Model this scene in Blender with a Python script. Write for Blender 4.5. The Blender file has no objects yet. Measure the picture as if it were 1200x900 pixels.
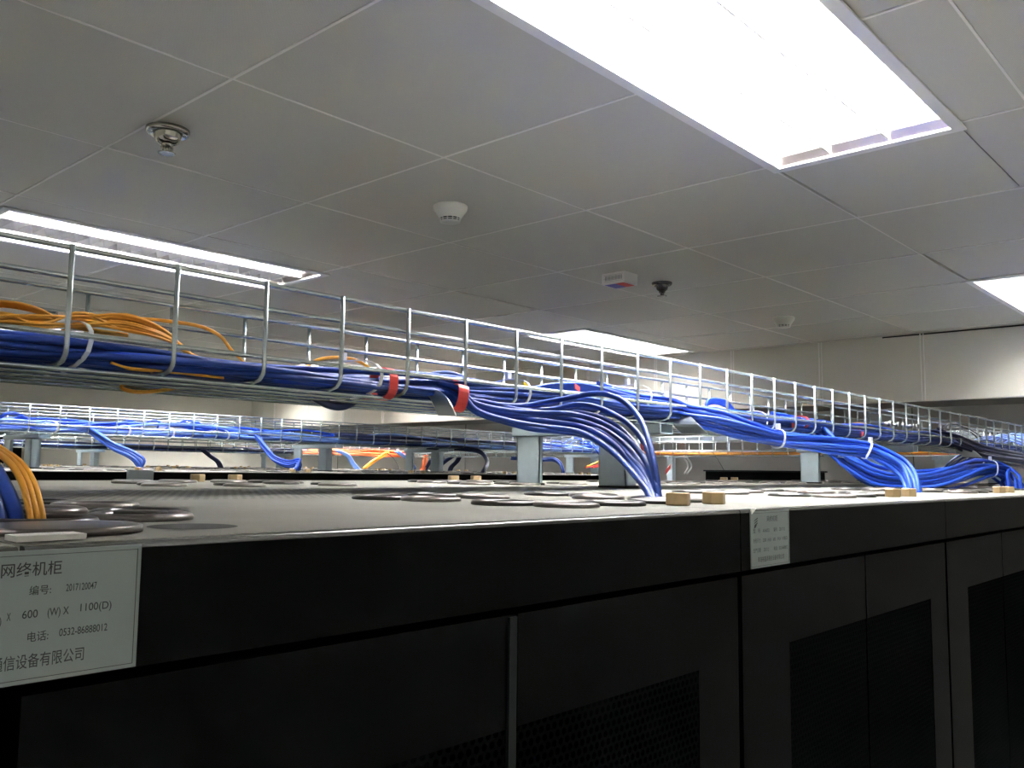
import bpy, bmesh, math, random
from mathutils import Vector, Matrix
random.seed(7)
C = bpy.context.scene.collection
S = bpy.context.scene
PI = math.pi
H = 2.03                       # camera height above the floor; coordinates below are relative to the eye height

# ------------------------------------------------------------------ camera
FP, YAW, PITCH, ROLL = 1035.246, 0.83604, 0.0983, 0.01192
def basis():
    f = Vector((math.cos(PITCH)*math.sin(YAW), math.cos(PITCH)*math.cos(YAW), math.sin(PITCH)))
    r = Vector((math.cos(YAW), -math.sin(YAW), 0)); u = r.cross(f)
    c, s = math.cos(ROLL), math.sin(ROLL)
    return c*r+s*u, -s*r+c*u, f
RR, UU, FF = basis()
cam = bpy.data.objects.new('camera', bpy.data.cameras.new('camera')); C.objects.link(cam)
cam.data.sensor_width = 36; cam.data.lens = FP/1200*36; cam.data.clip_start = .02
m = Matrix((RR, UU, -FF)).transposed().to_4x4(); m.translation = Vector((0, 0, H)); cam.matrix_world = m
S.camera = cam
def at(u, v, y):               # the point on the vertical plane at depth y along a sight line
    d = RR*((u-600)/FP)+UU*((450-v)/FP)+FF
    return d*(y/d.y)

# ------------------------------------------------------------------ world and exposure
w = bpy.data.worlds.new('world'); S.world = w; w.use_nodes = True
w.node_tree.nodes['Background'].inputs[0].default_value = (0, 0, 0, 1)
S.view_settings.view_transform = 'Standard'; S.view_settings.look = 'None'
S.view_settings.gamma = 1; S.view_settings.use_curve_mapping = False
S.view_settings.exposure = 2.42
S.cycles.use_denoising = True
S.cycles.max_bounces = 10; S.cycles.diffuse_bounces = 6; S.cycles.glossy_bounces = 4
S.cycles.sample_clamp_indirect = 6
TUBE_STRENGTH = 42.0

# ------------------------------------------------------------------ materials
def mat(name, col, rough=.5, metal=0, spec=.5, emit=None, es=0, noise=0, nscale=40, bump=0, coat=0):
    M = bpy.data.materials.new(name); M.use_nodes = True; nt = M.node_tree
    b = nt.nodes['Principled BSDF']
    b.inputs['Base Color'].default_value = (*col, 1); b.inputs['Roughness'].default_value = rough
    b.inputs['Metallic'].default_value = metal; b.inputs['Specular IOR Level'].default_value = spec
    b.inputs['Coat Weight'].default_value = coat
    if emit:
        b.inputs['Emission Color'].default_value = (*emit, 1); b.inputs['Emission Strength'].default_value = es
    tc = nt.nodes.new('ShaderNodeTexCoord'); n = nt.nodes.new('ShaderNodeTexNoise')
    n.inputs['Scale'].default_value = nscale; n.inputs['Detail'].default_value = 3
    nt.links.new(tc.outputs['Object'], n.inputs['Vector'])
    if noise:
        mx = nt.nodes.new('ShaderNodeMix'); mx.data_type = 'RGBA'
        mx.inputs[6].default_value = (*[c*(1-noise) for c in col], 1); mx.inputs[7].default_value = (*[min(1, c*(1+noise)) for c in col], 1)
        nt.links.new(n.outputs['Fac'], mx.inputs[0]); nt.links.new(mx.outputs[2], b.inputs['Base Color'])
    if bump:
        bp = nt.nodes.new('ShaderNodeBump'); bp.inputs['Strength'].default_value = bump; bp.inputs['Distance'].default_value = .001
        nt.links.new(n.outputs['Fac'], bp.inputs['Height']); nt.links.new(bp.outputs[0], b.inputs['Normal'])
    return M
def holes(M, pitch, rad, col, axes=(0, 1), zone=None, mixn=None):
    """procedural perforation: staggered round holes in object space; zone = (axis, lo, hi)"""
    nt = M.node_tree; b = nt.nodes['Principled BSDF']
    tc = nt.nodes.new('ShaderNodeTexCoord'); sp = nt.nodes.new('ShaderNodeSeparateXYZ')
    nt.links.new(tc.outputs['Object'], sp.inputs[0])
    def mth(op, a, b_=None, c=None):
        n = nt.nodes.new('ShaderNodeMath'); n.operation = op
        for i, v in enumerate((a, b_, c)):
            if v is None: continue
            if isinstance(v, (int, float)): n.inputs[i].default_value = v
            else: nt.links.new(v, n.inputs[i])
        return n.outputs[0]
    a, c = sp.outputs[axes[0]], sp.outputs[axes[1]]
    def grid(off):
        x = mth('SUBTRACT', mth('FRACT', mth('ADD', mth('DIVIDE', a, pitch), off+100)), .5)
        y = mth('SUBTRACT', mth('FRACT', mth('ADD', mth('DIVIDE', c, pitch*1.732), off+100)), .5)
        y = mth('MULTIPLY', y, 1.732)
        return mth('SQRT', mth('ADD', mth('MULTIPLY', x, x), mth('MULTIPLY', y, y)))
    d = mth('MINIMUM', grid(0), grid(.5))
    f = mth('LESS_THAN', d, rad)
    if zone:
        z = sp.outputs[zone[0]]
        f = mth('MULTIPLY', f, mth('MULTIPLY', mth('GREATER_THAN', z, zone[1]), mth('LESS_THAN', z, zone[2])))
    mx = nt.nodes.new('ShaderNodeMix'); mx.data_type = 'RGBA'; nt.links.new(f, mx.inputs[0])
    src = b.inputs['Base Color']
    if src.links: nt.links.new(src.links[0].from_socket, mx.inputs[6])
    else: mx.inputs[6].default_value = src.default_value[:]
    mx.inputs[7].default_value = (*col, 1); nt.links.new(mx.outputs[2], src)
    bp = nt.nodes.new('ShaderNodeBump'); bp.invert = True; bp.inputs['Strength'].default_value = .5; bp.inputs['Distance'].default_value = .0005
    nt.links.new(f, bp.inputs['Height']); nt.links.new(bp.outputs[0], b.inputs['Normal'])
    return M
M = dict(
    ceiling=holes(mat('ceiling_tile', (.58, .575, .51), .42, 0, .45, noise=.05, nscale=3), .0024, .27, (.44, .435, .39)),
    grid=mat('seam_highlight', (.80, .79, .74), .5),
    backing=mat('ceiling_backing', (.25, .25, .24), .8),
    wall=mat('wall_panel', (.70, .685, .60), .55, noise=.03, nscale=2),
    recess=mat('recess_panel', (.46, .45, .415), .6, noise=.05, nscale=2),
    seam=mat('panel_seam', (.09, .08, .07), .7), soffitshade=mat('soffit_shade', (.13, .125, .115), .7), midblue=mat('cable_mid_blue', (.04, .11, .50), .42, 0, .3),
    floor=mat('floor_tile', (.36, .355, .34), .35, noise=.08, nscale=5),
    joint=mat('panel_joint', (.86, .85, .80), .5),
    dark=mat('dark_gap', (.01, .01, .01), .8),
    frame=mat('lamp_frame', (.78, .78, .77), .4),
    reflector=mat('lamp_reflector', (.93, .92, .92), .25, .35),
    blade=mat('lamp_louver', (.86, .86, .88), .25, .7),
    endmirror=mat('lamp_end_mirror', (.50, .46, .45), .34, 1),
    tubeoff=mat('lamp_tube_unlit', (.75, .75, .75), .3),
    tube=mat('lamp_tube', (.9, .9, .9), .5, emit=(1.0, .985, .955), es=TUBE_STRENGTH),
    edge=mat('painted_edge', (.10, .10, .098), .22, .15, .7),
    black=mat('cabinet_black', (.0009, .0012, .0012), .6, 0, .035, noise=.15, nscale=300, bump=.12),
    doorgrey=mat('door_edge_grey', (.013, .016, .017), .45, 0, .1),
    mesh=holes(mat('cabinet_mesh', (.0034, .0039, .0039), .6, 0, .0), .0068, .33, (.0002, .0002, .0002), axes=(0, 2)),
    top=holes(mat('cabinet_top_dusty', (.225, .221, .198), .62, .0, .12, noise=.22, nscale=9, bump=.05), .010, .27, (.11, .11, .10), zone=(1, .37, .64)),
    rubber=mat('grommet_black', (.03, .028, .026), .32, .1, .5),
    steelring=mat('grommet_dusty', (.16, .145, .135), .30, .5),
    hole=mat('hole_dark', (.012, .012, .012), .7),
    nut=mat('yellow_zinc', (.46, .34, .19), .34, .7, noise=.15, nscale=60),
    wire=mat('galvanised_wire', (.64, .73, .75), .27, .82, noise=.1, nscale=80),
    strut=mat('galvanised_strut', (.52, .63, .68), .45, .12, noise=.10, nscale=60),
    sheet=mat('galvanised_sheet', (.62, .68, .70), .28, .85),
    blue=mat('cable_blue', (.010, .038, .22), .42, 0, .2),
    blue2=mat('cable_blue_bright', (.012, .054, .37), .42, 0, .24),
    navy=mat('cable_navy', (.010, .020, .090), .4, 0, .5),
    lightblue=mat('cable_pale_blue', (.16, .30, .72), .4),
    fiber=mat('fibre_yellow', (.80, .36, .035), .4),
    orange=mat('cable_orange', (.85, .17, .05), .45),
    red=mat('red_tape', (.62, .035, .03), .45),
    redtag=mat('red_tag', (.75, .08, .07), .5),
    tie=mat('white_tie', (.80, .82, .84), .4),
    yellow=mat('yellow_tag', (.8, .62, .03), .5),
    label=mat('label_paper', (.20, .235, .235), .45, noise=.03, nscale=30),
    ink=mat('label_ink', (.015, .018, .02), .6),
    chrome=mat('chrome', (.42, .41, .38), .16, 1),
    darkchrome=mat('dark_chrome', (.16, .16, .16), .2, 1),
    plastic=mat('detector_plastic', (.76, .76, .68), .42),
    box=mat('box_white', (.82, .82, .80), .45),
    boxblue=mat('box_blue', (.12, .12, .5), .5),
    foil=mat('connector_metal', (.75, .78, .8), .15, 1),
    whitecable=mat('cable_white', (.80, .82, .82), .4),
    blackcable=mat('cable_black', (.02, .02, .02), .5),
    greytag=mat('grey_tag', (.26, .29, .29), .5),
)

# ------------------------------------------------------------------ mesh helpers
class MB:
    def __init__(s): s.v = []; s.f = []; s.sm = []
    def add(s, vs, fs, smooth=False):
        n = len(s.v); s.v += [tuple(v) for v in vs]; s.f += [tuple(i+n for i in f) for f in fs]; s.sm += [smooth]*len(fs); return s
    def box(s, a, b, slope=0):     # slope: lift the whole box by slope*y (level relative to a[1] = 0)
        x0, y0, z0 = a; x1, y1, z1 = b
        vs = [(x, y, z+slope*y) for z in (z0, z1) for y in (y0, y1) for x in (x0, x1)]
        return s.add(vs, [(0, 2, 3, 1), (4, 5, 7, 6), (0, 1, 5, 4), (2, 6, 7, 3), (0, 4, 6, 2), (1, 3, 7, 5)])
    def prism(s, pts, d0, d1, axis=0, smooth=False):   # pts in the two other axes
        def P(p, d): return (d, *p) if axis == 0 else ((p[0], d, p[1]) if axis == 1 else (*p, d))
        n = len(pts); vs = [P(p, d0) for p in pts]+[P(p, d1) for p in pts]
        fs = [(i, (i+1) % n, (i+1) % n+n, i+n) for i in range(n)]
        return s.add(vs, fs, smooth).add(vs, [tuple(range(n))[::-1], tuple(range(n, 2*n))])
    def lathe(s, prof, c, n=24, up=1):
        vs = []
        for r_, z in prof:
            for i in range(n):
                a = 2*PI*i/n; vs.append((c[0]+r_*math.cos(a), c[1]+r_*math.sin(a), c[2]+z))
        fs = [(j*n+i, j*n+(i+1) % n, (j+1)*n+(i+1) % n, (j+1)*n+i) for j in range(len(prof)-1) for i in range(n)]
        return s.add(vs, fs, True)
    def torus(s, c, R, r_, slope=0, n=28, k=8, sz=1):
        vs = []
        for i in range(n):
            a = 2*PI*i/n
            for j in range(k):
                b = 2*PI*j/k; rr = R+r_*math.cos(b)
                y = rr*math.sin(a); vs.append((c[0]+rr*math.cos(a), c[1]+y, c[2]+r_*sz*math.sin(b)+slope*y))
        return s.add(vs, [(i*k+j, ((i+1) % n)*k+j, ((i+1) % n)*k+(j+1) % k, i*k+(j+1) % k) for i in range(n) for j in range(k)], True)
    def disc(s, c, R, n=28, slope=0):
        vs = [(c[0]+R*math.cos(2*PI*i/n), c[1]+R*math.sin(2*PI*i/n), c[2]+slope*R*math.sin(2*PI*i/n)) for i in range(n)]
        return s.add(vs, [tuple(range(n))])
    def tube(s, pts, r_, k=6, caps=True):
        pts = [Vector(p) for p in pts]; n = len(pts); vs = []
        t0 = (pts[1]-pts[0]).normalized()
        nrm = t0.cross(Vector((0, 0, 1)));
        if nrm.length < .1: nrm = t0.cross(Vector((1, 0, 0)))
        nrm.normalize()
        for i in range(n):
            t = (pts[min(i+1, n-1)]-pts[max(i-1, 0)]).normalized()
            nrm = (nrm-t*nrm.dot(t)).normalized(); bn = t.cross(nrm)
            for j in range(k):
                a = 2*PI*j/k; vs.append(pts[i]+(nrm*math.cos(a)+bn*math.sin(a))*r_)
        fs = [(i*k+j, i*k+(j+1) % k, (i+1)*k+(j+1) % k, (i+1)*k+j) for i in range(n-1) for j in range(k)]
        s.add(vs, fs, True)
        if caps: s.add(vs, [tuple(range(k))[::-1], tuple(range((n-1)*k, n*k))])
        return s
    def strip(s, pts, wdir, width, th):      # a bent strap or sheet: centre line, width direction, thickness
        pts = [Vector(p) for p in pts]; wd = Vector(wdir).normalized()*width/2; n = len(pts); vs = []
        for i in range(n):
            t = (pts[min(i+1, n-1)]-pts[max(i-1, 0)]).normalized(); nn = t.cross(wd).normalized()*th/2
            vs += [pts[i]-wd-nn, pts[i]+wd-nn, pts[i]+wd+nn, pts[i]-wd+nn]
        fs = [(i*4+j, i*4+(j+1) % 4, (i+1)*4+(j+1) % 4, (i+1)*4+j) for i in range(n-1) for j in range(4)]
        s.add(vs, fs); return s.add([vs[i] for i in (0, 1, 2, 3, -4, -3, -2, -1)], [(3, 2, 1, 0), (4, 5, 6, 7)])
    def build(s, name, m, parent=None, bevel=0):
        me = bpy.data.meshes.new(name)
        off = parent.get('_o', (0, 0, 0)) if parent else (0, 0, 0)
        me.from_pydata([(v[0]-off[0], v[1]-off[1], v[2]-off[2]) for v in s.v], [], s.f)
        me.polygons.foreach_set('use_smooth', s.sm)
        bm = bmesh.new(); bm.from_mesh(me); bmesh.ops.remove_doubles(bm, verts=bm.verts, dist=1e-6)
        bmesh.ops.recalc_face_normals(bm, faces=bm.faces)
        if bevel: bmesh.ops.bevel(bm, geom=list(bm.edges), offset=bevel, segments=3, affect='EDGES', profile=.5)
        bm.to_mesh(me); bm.free()
        me.materials.append(M[m]); o = bpy.data.objects.new(name, me); C.objects.link(o)
        if parent: o.parent = parent; o['_o'] = off
        else: o.location.z = H; o['_o'] = (0, 0, 0)
        return o
def tag(o, label, cat, group=None, kind=None):
    o['label'] = label; o['category'] = cat
    if group: o['group'] = group
    if kind: o['kind'] = kind
    return o
def struct(o): o['kind'] = 'structure'; return o
def thing(name, label, cat, loc=(0, 0, 0), group=None, local=False):
    """an Empty at the thing's base; parts are written in scene coordinates, or in the thing's own (local=True)"""
    o = bpy.data.objects.new(name, None); C.objects.link(o); o.empty_display_size = .05
    o.location = (loc[0], loc[1], loc[2]+H); o['_o'] = (0, 0, 0) if local else tuple(loc)
    return tag(o, label, cat, group)
def dup(root, loc, label=None, group=None, name=None):
    r_ = root.copy(); C.objects.link(r_); r_.location = (loc[0], loc[1], loc[2]+H)
    if label: r_['label'] = label
    if group: r_['group'] = group
    for ch in [o for o in root.children]:
        c = ch.copy(); C.objects.link(c); c.parent = r_
        for g in [o for o in ch.children]:
            d = g.copy(); C.objects.link(d); d.parent = c
    return r_
def spline(cp, n):                # Catmull-Rom through the control points
    cp = [Vector(p) for p in cp]; P = [cp[0]*2-cp[1]]+cp+[cp[-1]*2-cp[-2]]; out = []
    for k in range(n+1):
        t = k/n*(len(cp)-1); i = min(int(t), len(cp)-2); t -= i
        a, b, c, d = P[i:i+4]
        out.append(.5*((2*b)+(c-a)*t+(2*a-5*b+4*c-d)*t*t+(3*b-a-3*c+d)*t**3))
    return out

# ------------------------------------------------------------------ room shell
CZ, FZ = .80, -2.03
X0, X1, Y0, Y1 = -4.1, 5.18, -3.2, 8.47
XR = 5.62                          # recessed wall under the bulkhead
GX, GY, T = .908, 1.008, .6
FX = [(.93, 2.135), (3.885, 5.03), (-2.06, -.855)]               # lamps along the rows
FY = [(.555, 1.0), (2.965, 3.41), (5.36, 5.805), (7.2, 7.645), (-1.85, -1.405)]
LAMPS = [(a, b) for a in FX for b in FY]
def lamp_at(cx0, cx1, cy0, cy1):
    for (a0, a1), (b0, b1) in LAMPS:
        if a0 < (cx0+cx1)/2 < a1 and b0 < (cy0+cy1)/2+.0 < b1+.05 and b0 > cy0-.01: return (b0, b1)
        if a0 < (cx0+cx1)/2 < a1 and cy0 < (b0+b1)/2 < cy1: return (b0, b1)
    return None
cells = []
x = GX-9*T
while x < X1:
    y = GY-8*T
    while y < Y1:
        cx0, cx1, cy0, cy1 = max(x, X0), min(x+T, X1), max(y, Y0), min(y+T, Y1)
        if cx1-cx0 > .01 and cy1-cy0 > .01: cells.append((cx0, cx1, cy0, cy1))
        y += T
    x += T
# rectangles of tile, minus the lamp openings
def cut(rect, hole):
    a0, a1, b0, b1 = rect; h0, h1, g0, g1 = hole
    if h1 <= a0 or h0 >= a1 or g1 <= b0 or g0 >= b1: return [rect]
    out = []
    if g0 > b0: out.append((a0, a1, b0, g0))
    if g1 < b1: out.append((a0, a1, g1, b1))
    lo, hi = max(b0, g0), min(b1, g1)
    if h0 > a0: out.append((a0, h0, lo, hi))
    if h1 < a1: out.append((h1, a1, lo, hi))
    return out
mb = MB(); g = .0022
for c in cells:
    rects = [c]
    for (a0, a1), (b0, b1) in LAMPS:
        rects = [q for r_ in rects for q in cut(r_, (a0, a1, b0, b1))]
    tx, ty, sag = random.uniform(-.004, .004), random.uniform(-.004, .004), random.uniform(.0, .0045)
    for (a0, a1, b0, b1) in rects:
        if a1-a0 < .006 or b1-b0 < .006: continue
        n = 8; vs = []
        for j in range(n+1):
            for i in range(n+1):
                u, v = i/n, j/n
                px, py = a0+g+(a1-a0-2*g)*u, b0+g+(b1-b0-2*g)*v
                e = min(1, 8*min(u, 1-u, v, 1-v))
                zz = CZ-.0035+tx*(u-.5)*.5+ty*(v-.5)*.5-sag*math.sin(PI*u)*math.sin(PI*v)+.0026*(1 if (i in (0, n) or j in (0, n)) else 0)
                vs.append((px, py, zz))
        mb.add(vs, [(j*(n+1)+i, j*(n+1)+i+1, (j+1)*(n+1)+i+1, (j+1)*(n+1)+i) for j in range(n) for i in range(n)], True)
ce = mb.build('ceiling', 'ceiling'); struct(ce)
# pale strips along the tile seams: light on their bevelled edges put into colour
mb = MB()
def seg_free(horizontal, c, lo, hi):
    segs = [(lo, hi)]
    for (a0, a1), (b0, b1) in LAMPS:
        if horizontal:
            if b0 < c < b1: segs = [s for p, q in segs for s in ((p, min(q, a0)), (max(p, a1), q)) if s[1]-s[0] > .01]
        else:
            if a0 < c < a1: segs = [s for p, q in segs for s in ((p, min(q, b0)), (max(p, b1), q)) if s[1]-s[0] > .01]
    return segs
k = -9
while GX+k*T < X1:
    xx = GX+k*T
    if xx > X0:
        for p, q in seg_free(False, xx, Y0, Y1): mb.box((xx-.0032, p, CZ-.003), (xx+.0032, q, CZ+.004))
    k += 1
k = -8
while GY+k*T < Y1:
    yy = GY+k*T
    if yy > Y0:
        for p, q in seg_free(True, yy, X0, X1): mb.box((p, yy-.0026, CZ-.0026), (q, yy+.0026, CZ+.0042))
    k += 1
struct(mb.build('trim_1', 'grid'))
mb = MB(); mb.box((X0-.1, Y0-.1, CZ+.14), (X1+.5, Y1+.1, CZ+.2)); struct(mb.build('trim_2', 'backing'))
struct(MB().box((X0-.1, Y0-.1, FZ-.1), (XR+.1, Y1+.1, FZ)).build('floor', 'floor'))
struct(MB().box((X0-.1, Y1, FZ), (XR+.1, Y1+.1, CZ+.14)).build('wall_back', 'wall'))
struct(MB().box((X0-.1, Y0-.1, FZ), (XR+.1, Y0, CZ+.14)).build('wall_front', 'wall'))
struct(MB().box((X0-.1, Y0, FZ), (X0, Y1, CZ+.14)).build('wall_left', 'wall'))
# right wall: a panelled bulkhead under the ceiling, the wall below stands further back
LIP = .415
wr = MB()
wr.prism([(X1, LIP+.004), (X1+.004, LIP), (XR+.1, LIP), (XR+.1, CZ+.14), (X1, CZ+.14)], Y0, Y1, axis=1)
struct(wr.build('wall_right', 'wall'))
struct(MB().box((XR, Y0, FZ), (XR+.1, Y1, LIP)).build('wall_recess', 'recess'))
mb = MB(); y = 1.585-.585*8
while y < Y1:
    for dy in (-.008, .008):
        if y > Y0+.1: mb.box((X1-.0035, y+dy-.0035, LIP+.004), (X1+.002, y+dy+.0035, CZ-.004))
    y += .585
struct(mb.build('trim_3', 'joint'))
mb = MB()
for y in (-2.0, -.1, 1.79, 3.7, 5.63, 7.5):
    mb.box((XR-.002, y-.004, FZ), (XR+.002, y+.004, LIP-.002))
mb.box((XR-.002, Y0, .247), (XR+.002, Y1, .253))
struct(mb.build('trim_4', 'seam'))
struct(MB().box((X1+.008, Y0, LIP-.003), (XR, Y1, LIP)).build('trim_6', 'soffitshade'))  # dark sheet under the bulkhead, its shade put into the colour
struct(MB().box((X1-.003, Y0, CZ-.012), (X1+.003, 1.8, CZ-.004)).build('trim_5', 'dark'))

# ------------------------------------------------------------------ ceiling lamps
def make_lamp(L, W, label, unlit=()):
    t = thing('ceiling_light', label, 'ceiling light', (0, 0, 0), 'recessed louvre ceiling lights', local=True)
    fr = MB(); e = .014
    for a, b in (((-.012, -.012), (L+.012, e)), ((-.012, W-e), (L+.012, W+.012)), ((-.012, e), (e, W-e)), ((L-e, e), (L+.012, W-e))):
        fr.box((a[0], a[1], -.009), (b[0], b[1], -.003))
    fr.build('frame', 'frame', t, bevel=.0012)
    hs = MB(); Dp = .085
    a, b = e*.6, W-e*.6
    hs.add([(a, a, -.003), (L-a, a, -.003), (L-a, b, -.003), (a, b, -.003), (a+.03, a+.01, Dp), (L-a-.03, a+.01, Dp), (L-a-.03, b-.01, Dp), (a+.03, b-.01, Dp)],
           [(0, 1, 5, 4), (1, 2, 6, 5), (2, 3, 7, 6), (3, 0, 4, 7), (4, 5, 6, 7)])
    hs.build('reflector', 'reflector', t)
    bw = (b-a)/3
    for i in (1, 2):
        y = a+i*bw
        MB().prism([(y-.0015, -.002), (y+.0015, -.002), (y+.010, .070), (y-.010, .070)], a+.012, L-a-.012, axis=0).build('divider', 'blade', t)
    for i in range(3):
        y = a+(i+.5)*bw
        MB().tube([(.06, y, .052), (L-.06, y, .052)], .013, 12).build('lamp_tube', 'tubeoff' if i in unlit else 'tube', t)
        lv = MB(); n = 22
        for q in range(n):
            x = a+.04+(L-2*a-.08)*(q+.5)/n
            y0, y1 = a+i*bw+.003, a+(i+1)*bw-.003
            lv.prism([(x-.0006, -.001), (x+.0006, -.001), (x+.0075, .030), (x-.0075, .030)], y0, y1, axis=1)
        lv.build('louver', 'blade', t)
        for xa, sg in ((a+.001, 1), (L-a-.001, -1)):
            ec = MB().prism([(xa, -.002), (xa+sg*.034, .045), (xa, .045)], y0, y1, axis=1)
            ec.build('end_reflector', 'endmirror', t)
    return t
LL, LW = FX[0][1]-FX[0][0], FY[0][1]-FY[0][0]
lamp_labels = {(0, 0): 'large recessed ceiling light nearest overhead, glaring white, top right of picture',
    (0, 1): 'recessed ceiling light with louvres seen edge-on above the left end of the near tray',
    (1, 1): 'bright recessed ceiling light beyond the middle of the near tray, close to the panelled wall',
    (1, 0): 'bright ceiling light cut off by the right edge of the picture'}
lampx = make_lamp(LL, LW, lamp_labels[(0, 1)], (1,)); lampx.location = (FX[0][0], FY[1][0], CZ+H)
lamp0 = None
for i, fx in enumerate(FX):
    for j, fy in enumerate(FY):
        if (i, j) == (0, 1): continue
        lab = lamp_labels.get((i, j), 'recessed louvre ceiling light outside the picture or behind the trays')
        if lamp0 is None: lamp0 = make_lamp(LL, LW, lab); lamp0.location = (fx[0], fy[0], CZ+H)
        else: dup(lamp0, (fx[0], fy[0], CZ), lab).scale.x = (fx[1]-fx[0])/LL

# ------------------------------------------------------------------ cabinets
SL = .0082
FRONT_H, CW, CD = .0545, .6, 1.1
RINGS_L = [(.05, .122), (.112, .135), (.129, .171), (.143, .272), (.12, .325), (.085, .222)]
RINGS_R = [(.443, .312), (.462, .26), (.545, .345), (.563, .287), (.467, .168), (.491, .113), (.565, .113)]
def make_cabinet(zt, label, detail=True, group=None):
    """zt = height of the top's front edge relative to the eye; built at x = 0..0.6, y = 0..1.1"""
    t = thing('server_cabinet', label, 'cabinet', (0, 0, FZ), group, local=True)
    Z = zt-FZ
    # dusty top plate
    n = 1
    tp = MB().box((.0012, .0062, Z-.012), (CW-.0012, CD, Z), slope=SL); tp.build('top_panel', 'top', t)
    # front fascia with a rounded upper edge
    r_ = .0024; pr = [(.0, Z-FRONT_H), (.0, Z-r_-.0008), (.018, Z-r_-.0008), (.018, Z-FRONT_H)]
    MB().prism([(.0, Z-r_-.0007)]+[(r_-r_*math.cos(a), Z-r_+r_*math.sin(a)-.0003) for a in (0, PI/8, PI/4, 3*PI/8, PI/2)]+[(.006, Z-.0003), (.006, Z-r_-.0007)], .0012, CW-.0012, axis=0).build('top_edge', 'edge', t)
    MB().prism(pr, .0012, CW-.0012, axis=0).build('fascia', 'black', t)
    MB().box((.003, .03, .06), (CW-.003, CD-.02, Z-.014)).build('body', 'black', t)
    MB().box((.01, .04, 0), (CW-.01, CD-.04, .06)).build('plinth', 'black', t)
    # two door leaves
    for s in (0, 1):
        x0, x1 = (.004, .2985) if s == 0 else (.3015, CW-.004)
        d = MB(); z0, z1, y0, y1 = .07, Z-FRONT_H-.005, .0015, .024
        mx0, mx1 = (x0+.095, x1) if s == 0 else (x0, x1-.068)
        mz = Z-.13
        d.box((x0, y0, z0), (mx0, y1, z1)) if mx0 > x0+.001 else None
        d.box((mx1, y0, z0), (x1, y1, z1)) if mx1 < x1-.001 else None
        d.box((mx0, y0, mz), (mx1, y1, z1)); d.box((mx0, y0, z0), (mx1, y1, .2))
        do = d.build('door', 'black', t)
        MB().box((mx0, y0+.0006, .2), (mx1, y1-.006, mz)).build('perforated_panel', 'mesh', do)
        if s == 1: MB().box((x0-.001, y0-.0015, 1.0), (x0+.016, y0+.001, 1.12)).build('door_handle', 'doorgrey', do)
    if detail:
        k = 0
        for side in (0, 1):
            for (x, y) in RINGS_L+RINGS_R:
                if side: y = CD-y-.02
                z = Z+SL*y; R = .0255
                k += 1
                kind = 'rubber' if k % 2 else 'steelring'
                gr = MB().torus((x, y, z+.0014), R, .0048, slope=SL, sz=.62).build('grommet', kind, t)
                MB().disc((x, y, z+.0007), R-.002, slope=SL).build('cable_hole', 'hole', gr)
        for (x, y) in ((.022, .078), (.092, .078), (.022, CD-.09), (.092, CD-.09)):
            z = Z+SL*y; nb = MB(); a0 = .3
            hexp = [(x+.0125*math.cos(a0+q*PI/3), y+.0125*math.sin(a0+q*PI/3)) for q in range(6)]
            nb.prism(hexp, z, z+.0125, axis=2)
            no = nb.build('hex_nut', 'nut', t, bevel=.0014)
            MB().disc((x, y, z+.0128), .0062).build('bore', 'hole', no)
    return t
ROWS = [(.385, -.0322), (2.815, -.0150), (5.245, -.0055)]
XB = .135
cabs = {}
near_lab = {-1: 'black server cabinet at the near left corner, bearing the cropped grey label',
 0: 'black server cabinet in front centre, thick blue cables arching down at its right',
 1: 'black server cabinet just right of centre with the small grey label on its fascia',
 2: 'black server cabinet at the right edge of the picture, right of the fascia joint',
 3: 'black server cabinet beyond the right picture edge, second group of cables dropping into its top'}
proto = make_cabinet(ROWS[0][1], near_lab[0]); proto.location = (XB, ROWS[0][0], FZ+H); cabs[0] = proto
for k in (-1, 1, 2, 3, 4, 5, 6):
    cabs[k] = dup(proto, (XB+k*CW, ROWS[0][0], FZ), near_lab.get(k, 'black server cabinet at the far right end of the near row'), 'server cabinets of the near row')
proto['group'] = 'server cabinets of the near row'
for rI, nm in ((1, 'middle'), (2, 'far')):
    pr0 = None
    xb = (-.465, .735)[rI-1]
    kmax = (8, 7)[rI-1]
    for k in range(kmax):
        lab = 'black server cabinet in the %s row, number %s from its left end' % (nm, ('one', 'two', 'three', 'four', 'five', 'six', 'seven', 'eight')[k])
        if pr0 is None:
            pr0 = make_cabinet(ROWS[rI][1], lab, True, 'server cabinets of the %s row' % nm); pr0.location = (xb, ROWS[rI][0], FZ+H)
        else: dup(pr0, (xb+k*CW, ROWS[rI][0], FZ), lab)
for o in [c for c in proto.children if c.name.startswith('hex_nut') and c.data.vertices[0].co.y < .3]:
    for c in list(o.children): bpy.data.objects.remove(c)
    bpy.data.objects.remove(o)
# door edge beside the front cabinet's centre joint, its grey reflection put into colour
e = MB().box((.2915, -.0005, .08), (.2985, .002, ROWS[0][1]-FZ-FRONT_H-.006)).build('door_edge', 'doorgrey', proto)
e['label'] = 'door edge strip with its grey reflection painted in'

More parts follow.
